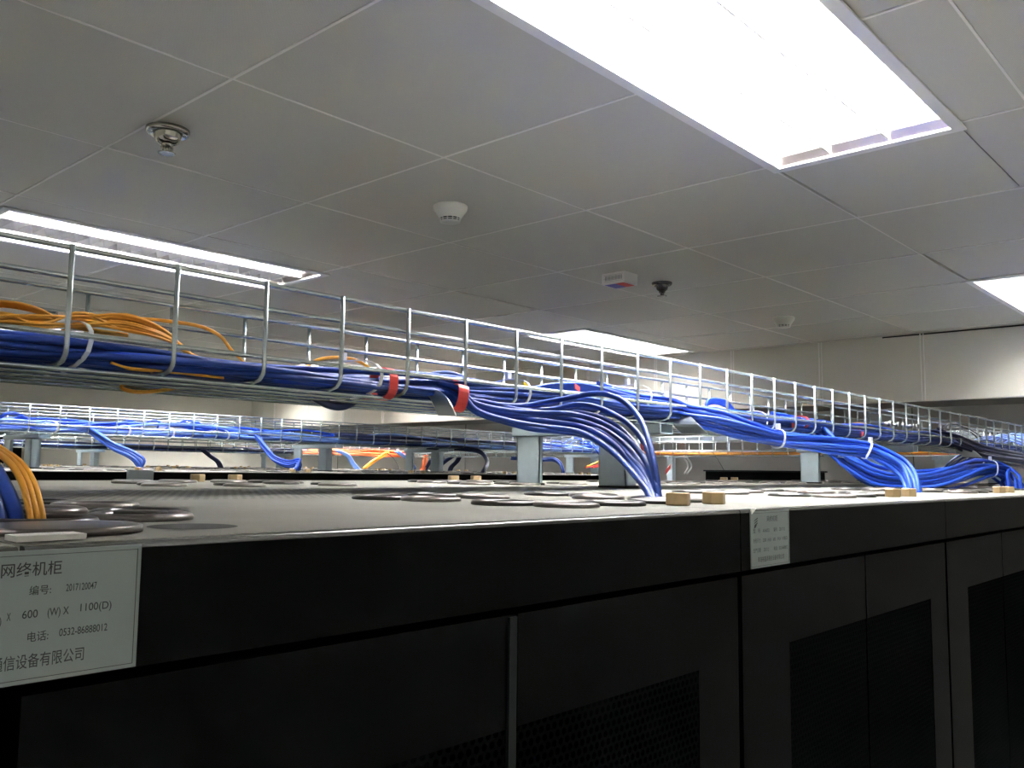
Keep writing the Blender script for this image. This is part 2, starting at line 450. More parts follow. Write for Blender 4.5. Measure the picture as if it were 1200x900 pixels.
# black low unit against the recess, behind the near row, and the tall dark cabinet on the left
t = thing('black_rack', 'tall black equipment rack standing beyond the middle tray at the left edge', 'rack', (1.9, 7.2, FZ))
MB().box((1.2, 7.2, FZ), (2.48, 8.2, .36)).build('body', 'black', t, bevel=.006)
MB().box((1.22, 7.195, .20), (2.46, 7.2, .33)).build('front_panel', 'doorgrey', t)
t = thing('black_cable_duct', 'long low black duct lying at the end of the middle row before the far wall', 'duct', (4.9, 2.0, -.06))
MB().box((4.55, 2.02, -.10), (4.85, 2.60, .012)).build('body', 'black', t, bevel=.003)
MB().box((4.545, 2.01, .012), (4.86, 2.61, .020)).build('lid', 'doorgrey', t)
MB().box((4.56, 2.03, FZ), (4.84, 2.59, -.10)).build('pedestal', 'black', t)

# ------------------------------------------------------------------ labels with lettering
def text_part(body, x, z, size, par, width=None, y=0, align='LEFT', shear=0):
    cu = bpy.data.curves.new('lettering', 'FONT'); cu.body = body; cu.size = size; cu.align_x = align; cu.shear = shear; cu.offset = .006*size
    tmp = bpy.data.objects.new('tmp', cu); C.objects.link(tmp)
    bpy.context.view_layer.update()
    me = bpy.data.meshes.new_from_object(tmp.evaluated_get(bpy.context.evaluated_depsgraph_get()))
    bpy.data.objects.remove(tmp)
    if width and len(me.vertices):
        xs = [v.co.x for v in me.vertices]; w0 = max(xs)-min(xs); f = width/max(w0, 1e-6); mn = min(xs)
        for v in me.vertices: v.co.x = (v.co.x-mn)*f
    me.transform(Matrix.Translation((x, y, z)) @ Matrix.Rotation(PI/2, 4, 'X'))
    me.materials.clear(); me.materials.append(M['ink'])
    o = bpy.data.objects.new('lettering', me); C.objects.link(o); o.parent = par
    return o
def label_plate(cab, x0, x1, z0, z1, lines, logo, lab):
    """x,z in the cabinet's own coordinates"""
    p = MB().box((x0, -.0012, z0), (x1, -.0002, z1)).build('label_plate', 'label', cab); p['label'] = lab
    b = MB(); q = .0016; w_ = .00022; yy = -.0014
    for (a, c, d, e) in ((x0+q, z0+q, x1-q, z0+q+w_), (x0+q, z1-q-w_*2, x1-q, z1-q-w_), (x1-q-w_, z0+q, x1-q, z1-q)):
        b.box((a, yy, c), (d, -.0011, e))
    b.build('border', 'ink', p)
    W, Hh = x1-x0, z1-z0
    for (s, fx, fz, fs, fw) in lines: text_part(s, x0+fx*W, z0+fz*Hh, fs*Hh, p, fw*W, y=-.0014)
    if logo:
        lg = MB()
        for i, (a, b_) in enumerate(((0, 1.0), (.12, .8), (.26, .62))):
            zz = z1-.0095-i*.0022
            lg.prism([(x0+.0055+a*.004, zz), (x0+.012+b_*.001, zz+.0024), (x0+.0125+b_*.001, zz+.0036), (x0+.008, zz+.0016)], -.0014, -.0011, axis=1)
        lg.prism([(x0+.006, z1-.016), (x0+.010, z1-.0145), (x0+.0115, z1-.012), (x0+.0075, z1-.013)], -.0014, -.0011, axis=1)
        lg.build('logo', 'ink', p)
Zt = ROWS[0][1]-FZ
label_plate(cabs[1], .0175, .0975, Zt-.0540, Zt-.002, [
    ('网络机柜', .40, .81, .115, .28), ('型   号:', .05, .62, .085, .19), ('AX6022', .29, .62, .085, .17), ('编号:', .57, .62, .085, .10), ('201712', .72, .62, .085, .15),
    ('外形尺寸:', .05, .45, .085, .19), ('2000', .29, .45, .085, .09), ('(H)X', .41, .45, .085, .10), ('600', .55, .45, .085, .07), ('(W)X', .66, .45, .085, .10), ('1100(D)', .79, .45, .085, .15),
    ('生产日期:', .05, .28, .085, .19), ('2017.12', .31, .28, .085, .13), ('电话:', .57, .28, .085, .10), ('0532-86888012', .70, .28, .085, .24),
    ('青岛裕盛源通信设备有限公司', .16, .11, .10, .68)], True, 'small grey nameplate with black lettering and a slanted mark')
label_plate(cabs[-1], .5655, .6485, Zt-.0540, Zt-.0018, [
    ('网络机柜', .325, .815, .115, .275), ('型   号:', .05, .645, .085, .14), ('编号:', .455, .665, .078, .10), ('2017120047', .625, .668, .078, .15),
    ('外形尺寸:', .05, .45, .085, .15), ('2000 (H)', .22, .46, .085, .12), ('X', .362, .485, .085, .018), ('600', .43, .49, .085, .07), ('(W) X', .545, .49, .085, .10), ('1100(D)', .70, .50, .085, .155),
    ('生产日期:', .05, .28, .085, .15), ('电话:', .46, .315, .082, .095), ('0532-86888012', .605, .325, .082, .235),
    ('青岛裕盛源通信设备有限公司', .04, .125, .115, .69)], True, 'grey nameplate with black lettering, cropped by the picture edge')
# folded paper corner on the small label, pale strip on the near one
MB().prism([(.016, Zt+.0006), (.027, Zt+.0006), (.0185, Zt-.0045)], -.0022, -.0013, axis=1).build('folded_corner', 'box', cabs[1])
MB().box((.002, .012, Zt+.0006), (.030, .026, Zt+.0030), slope=SL).build('paper_strip', 'box', proto)
MB().lathe([(0, 0), (.036, 0), (.036, .0028), (.034, .0034), (0, .0034)], (.039, .062, Zt+.0009), 36).build('cover_disc', 'steelring', proto)
MB().disc((.105, .060, Zt+.0009), .023, slope=SL).build('open_hole', 'hole', proto)
# grey tag on the fascia of the middle row
p0, p1 = at(149, 552, 2.81), at(178, 562, 2.81)
g_ = tag(MB().box((p0.x, 2.800, p1.z-.004), (p1.x, 2.812, p0.z+.004)).build('grey_tag', 'greytag'), 'grey printed tag hung on the front of the middle cabinet row', 'tag')

# ------------------------------------------------------------------ wire basket trays
def tray_x(name, label, x0, x1, ya, yb, zb, zt, r_=.0026, pitch=.1, off=.012, cross_n=None):
    t = thing(name, label, 'cable tray', (x0, (ya+yb)/2, zb))
    h = zt-zb
    for y, s in ((ya, 1), (yb, -1)):
        for fz in (1, .745, .245): MB().tube([(x0, y, zb+h*fz), (x1, y, zb+h*fz)], r_, 8).build('rail_wire', 'wire', t)
    nb = 5
    for i in range(nb):
        y = ya+.018+(yb-ya-.036)*i/(nb-1)
        MB().tube([(x0, y, zb-.0045), (x1, y, zb-.0045)], r_, 8).build('floor_wire', 'wire', t)
    n = int((x1-x0)/pitch); c = .014
    for i in range(n+1):
        x = x0+off+i*pitch
        if x > x1: break
        q = r_*1.5; pts = [(x, ya-q, zt+.002)]
        pts += [(x, ya-q, zb+c)]+[(x, ya-q+c*(1-math.cos(a)), zb+c*(1-math.sin(a))) for a in (PI/6, PI/3, PI/2)]
        pts += [(x, yb+q-c*(1-math.cos(a)), zb+c*(1-math.sin(a))) for a in (PI/2, PI/3, PI/6)]+[(x, yb+q, zb+c), (x, yb+q, zt+.002)]
        MB().tube(pts, r_, 8).build('cross_wire', 'wire', t)
    return t
tray1 = tray_x('cable_tray', 'near galvanised wire basket tray carrying blue and yellow cables over the front row', -.9, 5.0, .82, 1.02, .092, .196, off=.012+.1)
tray2 = tray_x('cable_tray', 'middle wire basket tray with blue cables above the second cabinet row', -.2, 5.0, 3.25, 3.45, .118, .209, off=.035)
tray3 = tray_x('cable_tray', 'far wire basket tray seen beneath the middle tray at the back', .9, 5.0, 5.66, 5.86, .113, .19, off=.05)
def tray_y(name, label, y0, y1, xa, xb, zb, zt, r_=.0026, pitch=.1):
    t = thing(name, label, 'cable tray', ((xa+xb)/2, y0, zb)); h = zt-zb
    for x in (xa, xb):
        for fz in (1, .745, .245): MB().tube([(x, y0, zb+h*fz), (x, y1, zb+h*fz)], r_*1.2, 8).build('rail_wire', 'wire', t)
        MB().box((x-.001, y0, zb+h*.78), (x+.001, y1, zb+h*.97)).build('side_strip', 'sheet', t)
    for i in range(5):
        x = xa+.018+(xb-xa-.036)*i/4
        MB().tube([(x, y0, zb-.0045), (x, y1, zb-.0045)], r_, 8).build('floor_wire', 'wire', t)
    y = y0+.03
    while y < y1:
        MB().tube([(xa-.004, y, zt), (xa-.004, y, zb+.01), (xa+.008, y, zb), (xb-.008, y, zb), (xb+.004, y, zb+.01), (xb+.004, y, zt)], r_, 8).build('cross_wire', 'wire', t); y += pitch
    return t
tray4 = tray_y('cable_tray', 'wire basket tray running crosswise below the far wall with orange cables', 1.30, 6.0, 5.06, 5.26, .116, .238)

# tray splice with bolts on the near tray
for (u, v) in ((1037, 496), (1046, 497.5), (1052, 498), (1064, 499), (1068, 500)):
    p = at(u, v, .808)
    b = MB().tube([(p.x, .792, p.z), (p.x, .822, p.z)], .0042, 8); b.tube([(p.x, .790, p.z), (p.x, .797, p.z)], .0078, 6)
    b.build('splice_bolt', 'foil', tray1)

# ------------------------------------------------------------------ tray stands
def stand(x, yn, zlo, zhi, label, group, w_=.058):
    """two strut legs and a cross bar under a tray; yn = front of the near leg"""
    t = thing('tray_stand', label, 'stand', (x, yn, zlo(yn)), group)
    th = .0025
    for k, (y0, dx) in enumerate(((yn, .033), (yn+.199, .009))):
        z0 = zlo(y0)+.0005; y1 = y0+w_; L = MB()
        # lipped channel, web towards -x
        L.box((x, y0, z0+.004), (x+th, y1, zhi-.0185)); L.box((x, y0, z0+.004), (x+dx, y0+th, zhi-.0185)); L.box((x, y1-th, z0+.004), (x+dx, y1, zhi-.0185))
        L.box((x+dx-th, y0, z0+.004), (x+dx, y0+.012, zhi-.0185)); L.box((x+dx-th, y1-.012, z0+.004), (x+dx, y1, zhi-.0185))
        lg = L.build('leg', 'strut', t)
        MB().box((x-.001, y0-.001, zlo(y0)), (x+dx+.006, y1+.001, zlo(y0)+.004)).build('foot_plate', 'dark', lg)
    b = MB(); y0, y1 = yn-.075, yn+.199+w_+.01
    b.box((x-.004, y0, zhi-.018), (x+.037, y1, zhi-.0155)); b.box((x-.004, y0, zhi-.018), (x-.0015, y1, zhi-.001)); b.box((x+.0345, y0, zhi-.018), (x+.037, y1, zhi-.001))
    b.build('cross_bar', 'strut', t)
    return t
def top_z(row): 
    yf, z = ROWS[row]; return lambda y: z+SL*(y-yf)
sl = {1.30: 'grey steel tray stand behind the arching cables in the centre', 2.60: 'grey steel tray stand under the tied cable bundle right of centre',
      3.90: 'grey steel tray stand second from the far right end of the near tray', 4.75: 'grey steel tray stand at the far right end of the near tray'}
for x, l in sl.items(): stand(x, .902, top_z(0), .085, l, 'stands under the near tray')
for x, l in ((1.175, 'grey tray stand at left beneath the middle tray'), (2.43, 'grey tray stand beneath the middle tray beside the second blue drop'),
             (3.13, 'grey tray stand beneath the middle tray near picture centre'), (4.5, 'grey tray stand at the right end of the middle tray, between the big front stands')):
    stand(x, 3.33, top_z(1), .111, l, 'stands under the middle tray')
for x, l in ((2.40, 'thin grey stand under the far tray against the white wall, left'), (3.77, 'thin grey stand under the far tray beside the middle row drop')):
    stand(x, 5.735, top_z(2), .106, l, 'stands under the far tray')
t = thing('tray_stand', 'grey floor post carrying the crosswise tray before the far wall', 'stand', (5.08, 3.15, FZ), 'stands under the crosswise tray')
MB().box((5.08, 3.15, FZ), (5.12, 3.19, .108)).build('leg', 'strut', t); MB().box((5.05, 3.155, .100), (5.27, 3.185, .110)).build('cross_bar', 'strut', t)

# ------------------------------------------------------------------ curved drop-out sheets
def dropout(pts, wdir, width, label):
    o = MB().strip(spline(pts, 12), wdir, width, .0015).build('dropout_plate', 'sheet')
    tag(o, label, 'plate', 'curved drop-out plates on the near tray'); return o
dropout([at(478, 461, .86), at(500, 457, .845), at(512, 464, .82), at(519, 475, .805), at(524, 487, .80)], (.15, 1, .05), .038, 'curved shiny metal drop-out plate beside the red-taped bundle')
dropout([at(774, 485, .87), at(792, 487, .84), at(803, 497, .81), at(814, 508, .80)], (.2, 1, .05), .06, 'curved metal drop-out plate above the tied drop, right of centre')
dropout([at(940, 516, .88), at(962, 519, .85), at(972, 527, .82), at(980, 536, .80)], (.2, 1, .05), .06, 'curved metal drop-out plate behind the second drop of cables')
dropout([at(1104, 522, .88), at(1120, 524, .85), at(1132, 529, .82), at(1140, 536, .80)], (.2, 1, .05), .06, 'curved metal drop-out plate farthest to the right')

# ------------------------------------------------------------------ cables
def cable(name, pts, r_, m, label, group, n=None, k=6, cat='cable'):
    n = n or max(16, 5*len(pts))
    return tag(MB().tube(spline(pts, n), r_, k).build(name, m), label, cat, group)
RC = .0037
def wob(seed, x, amp, f=1.0):
    return amp*(math.sin(x*3.1*f+seed*1.7)+.6*math.sin(x*7.3*f+seed*4.1)+.3*math.sin(x*15.1*f+seed*2.3))
# trunk of the near tray
rows = 4; cols = 18; idx = 0
for j in range(rows):
    for i in range(cols):
        if j == rows-1 and (i % 3 == 0 or i > 15): continue
        y0 = .832+(.155)*(i+.5*(j % 2))/(cols-.5); z0 = .0985+j*.0066; idx += 1
        sd = random.uniform(0, 60); pts = []; x = -.88
        while x < 4.95:
            b = .5+.5*math.sin(x*5+i*.4); dip = min(1, max(0, (1.0-x)/.5))
            pts.append((x, min(1.01, max(.829, y0+wob(sd, x, .0085, .8)+.010*math.sin(x*7+j*1.7))), max(.0975, z0+wob(sd+9, x, .0030)+.0028*math.sin(x*13+i*.8+j)+(.006*b*(1-dip) if j == rows-1 else 0)+.004*math.sin(x*9+i*.35)*(j/4)*(1-dip)-.0085*dip*j/3))); x += .10
        near = 'near trunk of blue cables in the front tray'
        cable('network_cable', pts, RC, 'blue' if (idx*7) % 5 else 'blue2', 'blue network cable in the %s layer of the near tray trunk, %s' % (('bottom', 'second', 'third', 'top')[j], ('picture side', 'middle', 'far side')[min(2, i//6)]), near, n=150, k=6)
# yellow fibres lying on the left part of the trunk
def fib(cp, lab='yellow fibre lead looping over the blue trunk at the left', grp='yellow fibres on the near tray'):
    cable('fibre_cable', cp, .0014, 'fiber', lab, grp, n=44, k=5)
for i in range(22):
    a = random.uniform(0, 1); b = random.uniform(0, 1); c_ = random.uniform(0, 1)
    yy = .86+.11*a
    cp = [at(-160, 372+18*b, yy), at(-80, 368+20*b, yy), at(0, 366+17*b, yy), at(45, 368+14*c_+6*b, yy-.01), at(95, 366+22*b, yy), at(140, 368+20*c_, yy), at(175, 377+18*c_, yy-.01),
          at(200, 392+10*c_, yy), at(213, 404+8*b, yy), at(232, 418+6*a, yy), at(262, 424+4*b, yy+.0)]
    fib(cp)
for i in range(7):
    b = i/6; yy = .90+.008*i
    fib([at(-160, 350+6*b, yy), at(-60, 352+6*b, yy), at(0, 353+6*b, yy), at(25, 356+6*b, yy), at(48, 363+5*b, yy), at(75, 377+3*b, yy), at(110, 386+3*b, yy), at(150, 392+2*b, yy)])
for i in range(2):
    fib([at(60, 392-i*8, .95), at(110, 376+i*2, .95), at(160, 373+i, .95), at(200, 376+i*1.5, .95), at(235, 382+i*1.5, .95), at(258, 393+i*2, .95), at(270, 408+i*2, .95), at(285, 424, .95)],
        'yellow fibre lead arching alone to the right above the trunk')
for i in range(7):
    yy = .84+.02*i
    fib([at(130, 425+i, yy), at(150, 431+1.2*(i % 4), yy), at(180, 434+1.0*(i % 5), yy), at(215, 437+.8*(i % 4), yy), at(245, 441+.3*i, yy), at(262, 443, yy)],
        'yellow fibre lead showing under the blue trunk through the tray floor')
for i in range(3):
    o = .9*i
    fib([at(205, 440, .96), at(170, 447, .955), at(146, 449+o, .95), at(142, 452+o, .95), at(147, 456+o, .95), at(162, 458.5+o, .95), at(182, 457.5+o, .95), at(203, 454+o, .95), at(216, 446, .96)],
        'small yellow fibre loop hanging below the tray floor at left', 'yellow loop below the tray')
for (seq) in ([(355, 432), (372, 421), (392, 418), (412, 420), (428, 427), (440, 438)], [(725, 473), (738, 465), (752, 464), (766, 466), (780, 474)],
              [(806, 482), (818, 475), (845, 478), (870, 483), (892, 486), (905, 492)], [(980, 506), (995, 497), (1012, 496), (1026, 502)]):
    for i in range(3): fib([at(u, v+i*.9, .96) for u, v in seq], 'yellow fibre lead surfacing from the trunk further along the tray')
# a blue slack loop under the near tray
for i in range(4):
    cable('network_cable', [at(350, 456, .93), at(372, 467+i, .93), at(386, 473+1.2*i, .93), at(400, 474.5+1.3*i, .93), at(412, 471+i, .93), at(430, 462, .93)], RC*.9, 'navy',
          'dark blue cable sagging below the near tray floor', 'blue slack loop below the tray', n=30)
# coils and tangles of blue on top of the trunk, right of centre
for i in range(4):
    cable('network_cable', [at(826, 484, .93), at(829, 470+i*1.5, .93), at(838, 467.5+i*1.6, .925), at(850, 470+i*2, .92), at(858, 478+i*1.3, .92), at(863, 487, .92), at(868, 494, .92)], RC*.8, 'blue2',
          'blue cable hooked up in a small coil above the trunk', 'coil above the near trunk', n=30)
for i in range(9):
    a, b = random.random(), random.random()
    u0 = 862+i*8; cable('network_cable', [at(u0-20, 497+3*a, .88), at(u0, 490+7*b, .86), at(u0+25, 488+9*a, .85), at(u0+45, 493+8*b, .85), at(u0+75, 500+6*a, .86), at(u0+100, 508+3*b, .87)], RC, 'blue2',
          'blue cable of the ruffled pile on the trunk near the red tapes', 'ruffled pile on the near trunk', n=36)
for i in range(7):
    a = i/6
    cable('network_cable', [at(475, 452, .88), at(492, 444+4*a, .875), at(512, 437.5+5*a, .87), at(530, 438+6*a, .87), at(548, 446+6*a, .87), at(562, 457+5*a, .87)], RC, 'blue',
          'blue cable humped over the trunk beside the red-taped bundle', 'hump on the near trunk', n=30)
for i in range(8):
    a = i/7
    cable('network_cable', [at(590, 462+6*a, .87), at(625, 455+7*a, .87), at(655, 450+8*a, .87), at(690, 452+8*a, .87), at(725, 461+7*a, .87), at(760, 470+6*a, .87), at(800, 477+5*a, .87)], RC, 'blue',
          'blue cable lying high on the trunk above the fanned drop', 'upper strand of the near trunk', n=36)
# DROP 1: the fanned-out group landing beside the hex nuts
fan = [
 [(560, 470, .80), (590, 475, .79), (618, 475, .785), (660, 467.5, .75), (693, 461.5, .72), (712, 462.5, .69), (732, 471, .66), (748, 488, .63), (758, 509, .60), (766, 540, .575), (771, 570, .56), (773, 587, .556)],
 [(560, 472, .80), (600, 480, .79), (643, 480, .77), (677, 474, .74), (702, 478, .71), (727, 490, .67), (743, 503, .64), (756, 521, .61), (765, 548, .58), (769, 572, .56), (771, 587, .556)],
 [(560, 474, .79), (593, 481, .78), (635, 484, .76), (668, 485, .73), (702, 494, .70), (727, 508, .66), (744, 523, .63), (758, 543, .60), (766, 565, .575), (769, 587, .556)],
 [(560, 476, .79), (593, 484, .78), (635, 489, .76), (677, 493, .72), (708, 505, .69), (733, 524, .65), (751, 547, .61), (762, 568, .58), (767, 588, .556)],
 [(560, 479, .79), (600, 489, .78), (643, 494, .75), (685, 501, .71), (716, 518, .67), (739, 541, .63), (756, 566, .58), (765, 588, .556)],
 [(560, 482, .785), (595, 493, .77), (635, 500, .75), (677, 506, .71), (708, 522, .67), (734, 545, .62), (754, 570, .58), (764, 589, .55)],
 [(560, 484, .785), (590, 494, .775), (625, 503, .755), (660, 506, .73), (690, 512, .70), (718, 530, .65), (743, 556, .60), (760, 578, .565), (765, 590, .55)],
 [(560, 470, .80), (600, 479, .785), (645, 485, .76), (680, 484, .73), (712, 493, .69), (738, 513, .65), (755, 537, .61), (765, 562, .575), (770, 587, .553)],
 [(560, 478, .80), (598, 487, .785), (640, 491, .76), (680, 497, .72), (713, 512, .68), (738, 535, .635), (756, 558, .59), (767, 588, .55)],
 [(560, 475, .80), (600, 483, .79), (640, 487, .77), (672, 488, .745), (700, 499, .72), (724, 514, .68), (745, 536, .64), (760, 560, .59), (768, 587, .56)],
]
for i, f_ in enumerate(fan):
    a = 2*PI*i/10; rr = .0035+.0075*(i % 2)
    def o(u, v, y, s=1): p = at(u, v, y); return (p.x, p.y+rr*math.cos(a)*s, p.z+rr*math.sin(a)*s)
    head = [o(400, 447, .90, .8), o(450, 454, .89, .9), o(495, 458, .865), o(520, 461, .835), (o(537, 466.5, .808))]
    cable('network_cable', head+[at(*q) for q in f_]+[at(f_[-1][0], f_[-1][1]+8, f_[-1][2])], .0038, 'blue',
          'thick blue cable of the central fan, the %s arch counted from above' % ('topmost', 'second', 'fourth', 'sixth', 'eighth', 'ninth', 'lowest', 'third', 'seventh', 'fifth')[i], 'fanned drop of blue cables in the centre', n=90, k=8)
def bundle(path, n, rad, r_, m, label, group, spread, nn=70, name='network_cable', twist=1.0):
    """path: (u, v, y) control points; spread: bundle radius multiplier at each point"""
    base = [at(*p) for p in path]; off = []
    for i in range(n):
        if i == 0: off.append((0, 0))
        else:
            ring = 1 if i < 7 else 2; cnt = 6 if ring == 1 else max(1, n-7); a = 2*PI*(i-1)/cnt+(ring-1)*.4
            off.append((ring*math.cos(a)/(2 if n > 7 else 1), ring*math.sin(a)/(2 if n > 7 else 1)))
    for i, (a, b) in enumerate(off):
        pts = []
        for j, p in enumerate(base):
            t_ = (base[min(j+1, len(base)-1)]-base[max(j-1, 0)]).normalized()
            s1 = t_.cross(Vector((0, 0, 1)))
            if s1.length < .5: s1 = Vector((.8, -.6, 0))
            s1.normalize(); s2 = s1.cross(t_).normalized(); th = twist*j*.25
            ca, sa = math.cos(th), math.sin(th); A, B = a*ca-b*sa, a*sa+b*ca
            sp = rad*spread[j]*(1+.12*math.sin(i*3+j))
            pts.append(p+s1*A*sp+s2*B*sp)
        pts.append(pts[-1]+Vector((0, 0, -.02)))
        cable(name, pts, r_, m, label+(', innermost' if i == 0 else ', inner ring' if i < 7 else ', outer ring'), group, n=nn, k=7)
# DROP 2: tied twice
D2 = [(700, 459, .92), (745, 470, .90), (782, 475, .87), (807, 485, .82), (840, 494, .78), (873, 504.5, .745), (911, 514, .715), (946, 518, .695), (980, 522.5, .67), (1016, 528, .64), (1040, 538, .61), (1057, 549, .585), (1067, 562, .566), (1070, 577, .556)]
bundle(D2, 12, .0145, .0038, 'blue2', 'blue cable of the drop held by two white ties right of centre', 'twice-tied drop of blue cables', [1, 1, 1.1, 1.2, 1.35, 1.15, .82, .9, .95, .82, .95, 1.05, 1.0, .85], nn=90)
D3 = [(905, 494, .90), (935, 498, .88), (959, 504, .845), (975, 522, .81), (1000, 543, .77), (1022, 557, .74), (1050, 563, .71), (1083, 564.5, .685), (1117, 558, .66), (1142, 551, .64), (1160, 549.5, .62), (1175, 554, .60), (1185, 564, .58), (1187, 574, .57)]
bundle(D3, 12, .018, .0042, 'blue2', 'blue cable of the drop sagging onto the lid before the right-hand tie', 'sagging drop of blue cables at right', [1, 1, .9, 1.1, 1.2, 1.3, 1.3, 1.5, 1.5, 1.3, 1, 1.3, 1.5, 1.3], nn=90)
bundle([(1175, 528, .93), (1160, 533, .95), (1143, 535, .97), (1128, 541, 1.0), (1116, 549, 1.02), (1112, 556, 1.03)], 10, .026, .0042, 'blue', 'blue cable of the dim drop behind the sagging one', 'dim drop of blue cables behind the sagging one', [.8, 1, 1.1, 1.1, 1, .9], nn=40)
bundle([(1095, 508, .90), (1115, 515, .84), (1141, 526, .81), (1160, 532, .79), (1185, 537, .77), (1200, 540, .76), (1230, 547, .74), (1255, 563, .72)], 11, .022, .0046, 'navy', 'dark blue cable of the drop leaving the tray at the right edge', 'dark drop of cables at the right edge', [1, 1, 1, 1, 1, 1, 1, 1], nn=50)
# pale tangle far right in the near tray
for i in range(10):
    a, b = random.random(), random.random()
    cable('network_cable', [at(1135+5*i, 520, .9), at(1148+5*i, 512+3*a, .9), at(1163+4*i, 508+4*b, .9), at(1182+4*i, 513+5*a, .89), at(1205+4*i, 520+5*b, .89), at(1225+3*i, 528, .89)], .003, 'lightblue',
          'pale blue lead in the tangle at the right end of the near tray', 'pale tangle in the near tray', n=30)
for seq in ([(1103, 507), (1108, 499), (1118, 497), (1132, 501), (1146, 509), (1152, 517)], [(1100, 512), (1110, 504), (1125, 503), (1140, 508), (1150, 520)]):
    cable('power_cable', [at(u, v, .9) for u, v in seq], .003, 'blackcable', 'black lead looping above the near trunk at right', 'black leads in the near tray', n=30)
# DROP 0 at the lower left corner
for i in range(9):
    a = (i % 3-1)*.0085-.008; b = (i//3-1)*.0075
    def q(u, v, y, s=1): p = at(u, v, y); return (p.x+a*s, p.y+b*s, p.z)
    cable('network_cable', [q(-250, 412, .90, .9), q(-190, 430, .88, .9), q(-130, 455, .82), q(-75, 486, .72, 1.2), q(-32, 522, .63, 1.2), q(-10, 556, .565, 1.1), q(5, 585, .53, 1), q(12, 612, .518, .95), q(13, 640, .518, .95)], .0042, 'blue',
          'blue cable of the drop cut off by the left picture edge', 'blue drop at the lower left corner', n=60, k=8)
for i in range(3):
    a = .003*i
    def q(u, v, y): p = at(u+3, v, y-.012); return (p.x+a, p.y, p.z)
    cable('fibre_cable', [q(-190, 425, .88), q(-120, 448, .80), q(-60, 487, .70), q(-25, 518, .62), q(6, 540, .575), (q(21, 562, .545)), q(29, 588, .525), q(33, 612, .518), q(34, 640, .518)], .0019, 'fiber',
          'yellow fibre of the trio beside the blue drop at the left edge', 'yellow fibres at the lower left corner', n=50, k=7)

# middle tray cables
for i in range(22):
    sd = random.uniform(0, 50); y0 = 3.27+.16*(i % 8)/7; z0 = .127+.011*(i//8); pts = []; x = -.1
    while x < 4.6 and True:
        lift = .006*math.sin(x*6+i)*(i//8)
        pts.append((x, y0+wob(sd, x, .011, 1.5), max(.124, z0+wob(sd+5, x, .0055, 1.7)+lift))); x += .15
    cable('network_cable', pts, .0052, 'blue2' if i % 4 else 'lightblue', 'blue network cable in the %s layer of the middle tray' % ('bottom', 'middle', 'top')[i//8], 'trunk of blue cables in the middle tray', n=90, k=5)  # pale copies carry the overexposed light in their colour
loops = [[(0, 488), (8, 484), (18, 484), (28, 488), (38, 495)], [(-4, 494), (6, 486), (20, 486.5), (34, 493), (44, 499)], [(138, 501), (142, 495), (150, 493.5), (158, 495), (164, 501)], [(168, 500), (174, 494), (183, 493), (187, 496), (184, 502)],
         [(205, 500), (216, 493), (228, 495), (236, 500), (244, 507)], [(222, 497), (232, 495), (240, 502), (246, 508)], [(259, 509), (266, 503.5), (273, 507)], [(292, 506), (305, 503.5), (314, 508)], [(15, 494), (20, 489), (30, 490), (40, 497)],
         [(190, 505), (203, 498), (214, 494.5), (222, 498), (230, 506)], [(550, 519), (556, 514.5), (565, 516), (572, 522)], [(640, 521), (650, 517), (662, 520)], [(664, 523), (676, 516), (690, 518), (700, 526)], [(655, 524), (670, 514), (684, 516), (697, 524)]]
for L in loops:
    for i in range(1): cable('network_cable', [at(u, v+i*.9, 3.30+.03*i) for u, v in L], .0036, 'blue2', 'blue cable loop standing up out of the middle tray', 'loops above the middle tray', n=20, k=5)
bundle([(85, 503, 3.34), (104, 504, 3.28), (118, 513, 3.2), (133, 524, 3.13), (148, 531, 3.07), (158, 537, 3.02), (164, 544, 3.0), (164, 551, 2.99)], 8, .016, .0048, 'midblue', 'blue cable of the left drop from the middle tray', 'left drop from the middle tray', [1, 1, 1.2, 1.1, 1, 1, 1.1, 1], nn=36)
bundle([(290, 510, 3.34), (301, 512, 3.26), (311, 525, 3.2), (322, 538, 3.14), (338, 545, 3.07), (350, 543, 3.02), (348, 550, 2.99)], 8, .016, .0048, 'blue2', 'blue cable of the second drop from the middle tray', 'second drop from the middle tray', [.9, .9, .9, 1, 1.1, 1, 1.1], nn=36)
bundle([(500, 524, 3.36), (530, 525, 3.3), (550, 527, 3.24), (563, 530, 3.16), (570, 538, 3.08), (570, 545, 3.02), (566, 553, 2.99)], 8, .015, .005, 'navy', 'dark blue cable of the third drop, curling down near the centre', 'third drop from the middle tray', [1, 1.1, 1, .9, .8, .8, .9], nn=36)
bundle([(600, 538, 3.3), (632, 539.5, 3.25), (648, 539, 3.2), (656, 544, 3.15), (659, 552, 3.12)], 5, .010, .005, 'blue', 'blue cable of the short drop right of the front stand leg', 'fourth drop from the middle tray', [1, 1, 1, 1, 1], nn=30)
bundle([(680, 519, 3.35), (692, 521, 3.3), (701, 530, 3.25), (712, 540, 3.2), (722, 553, 3.15)], 5, .010, .005, 'blue2', 'blue cable of the drop at the right end of the middle tray', 'fifth drop from the middle tray', [1, 1, 1, 1, 1], nn=30)
# blue run, right half of the middle tray: its dimmer light put into navy
for i in range(10):
    sd = random.uniform(0, 50); pts = []; x = 2.45
    while x < 3.75:
        pts.append((x, 3.262+.17*(i % 5)/5+wob(sd, x, .006), .142+.013*(i//5)+wob(sd+3, x, .003))); x += .13
    cable('network_cable', pts, .0085, 'navy', 'blue cable painted navy for dimmer light in the thick middle stretch of the second tray', 'cables darkened to navy in the middle tray', n=40, k=5)
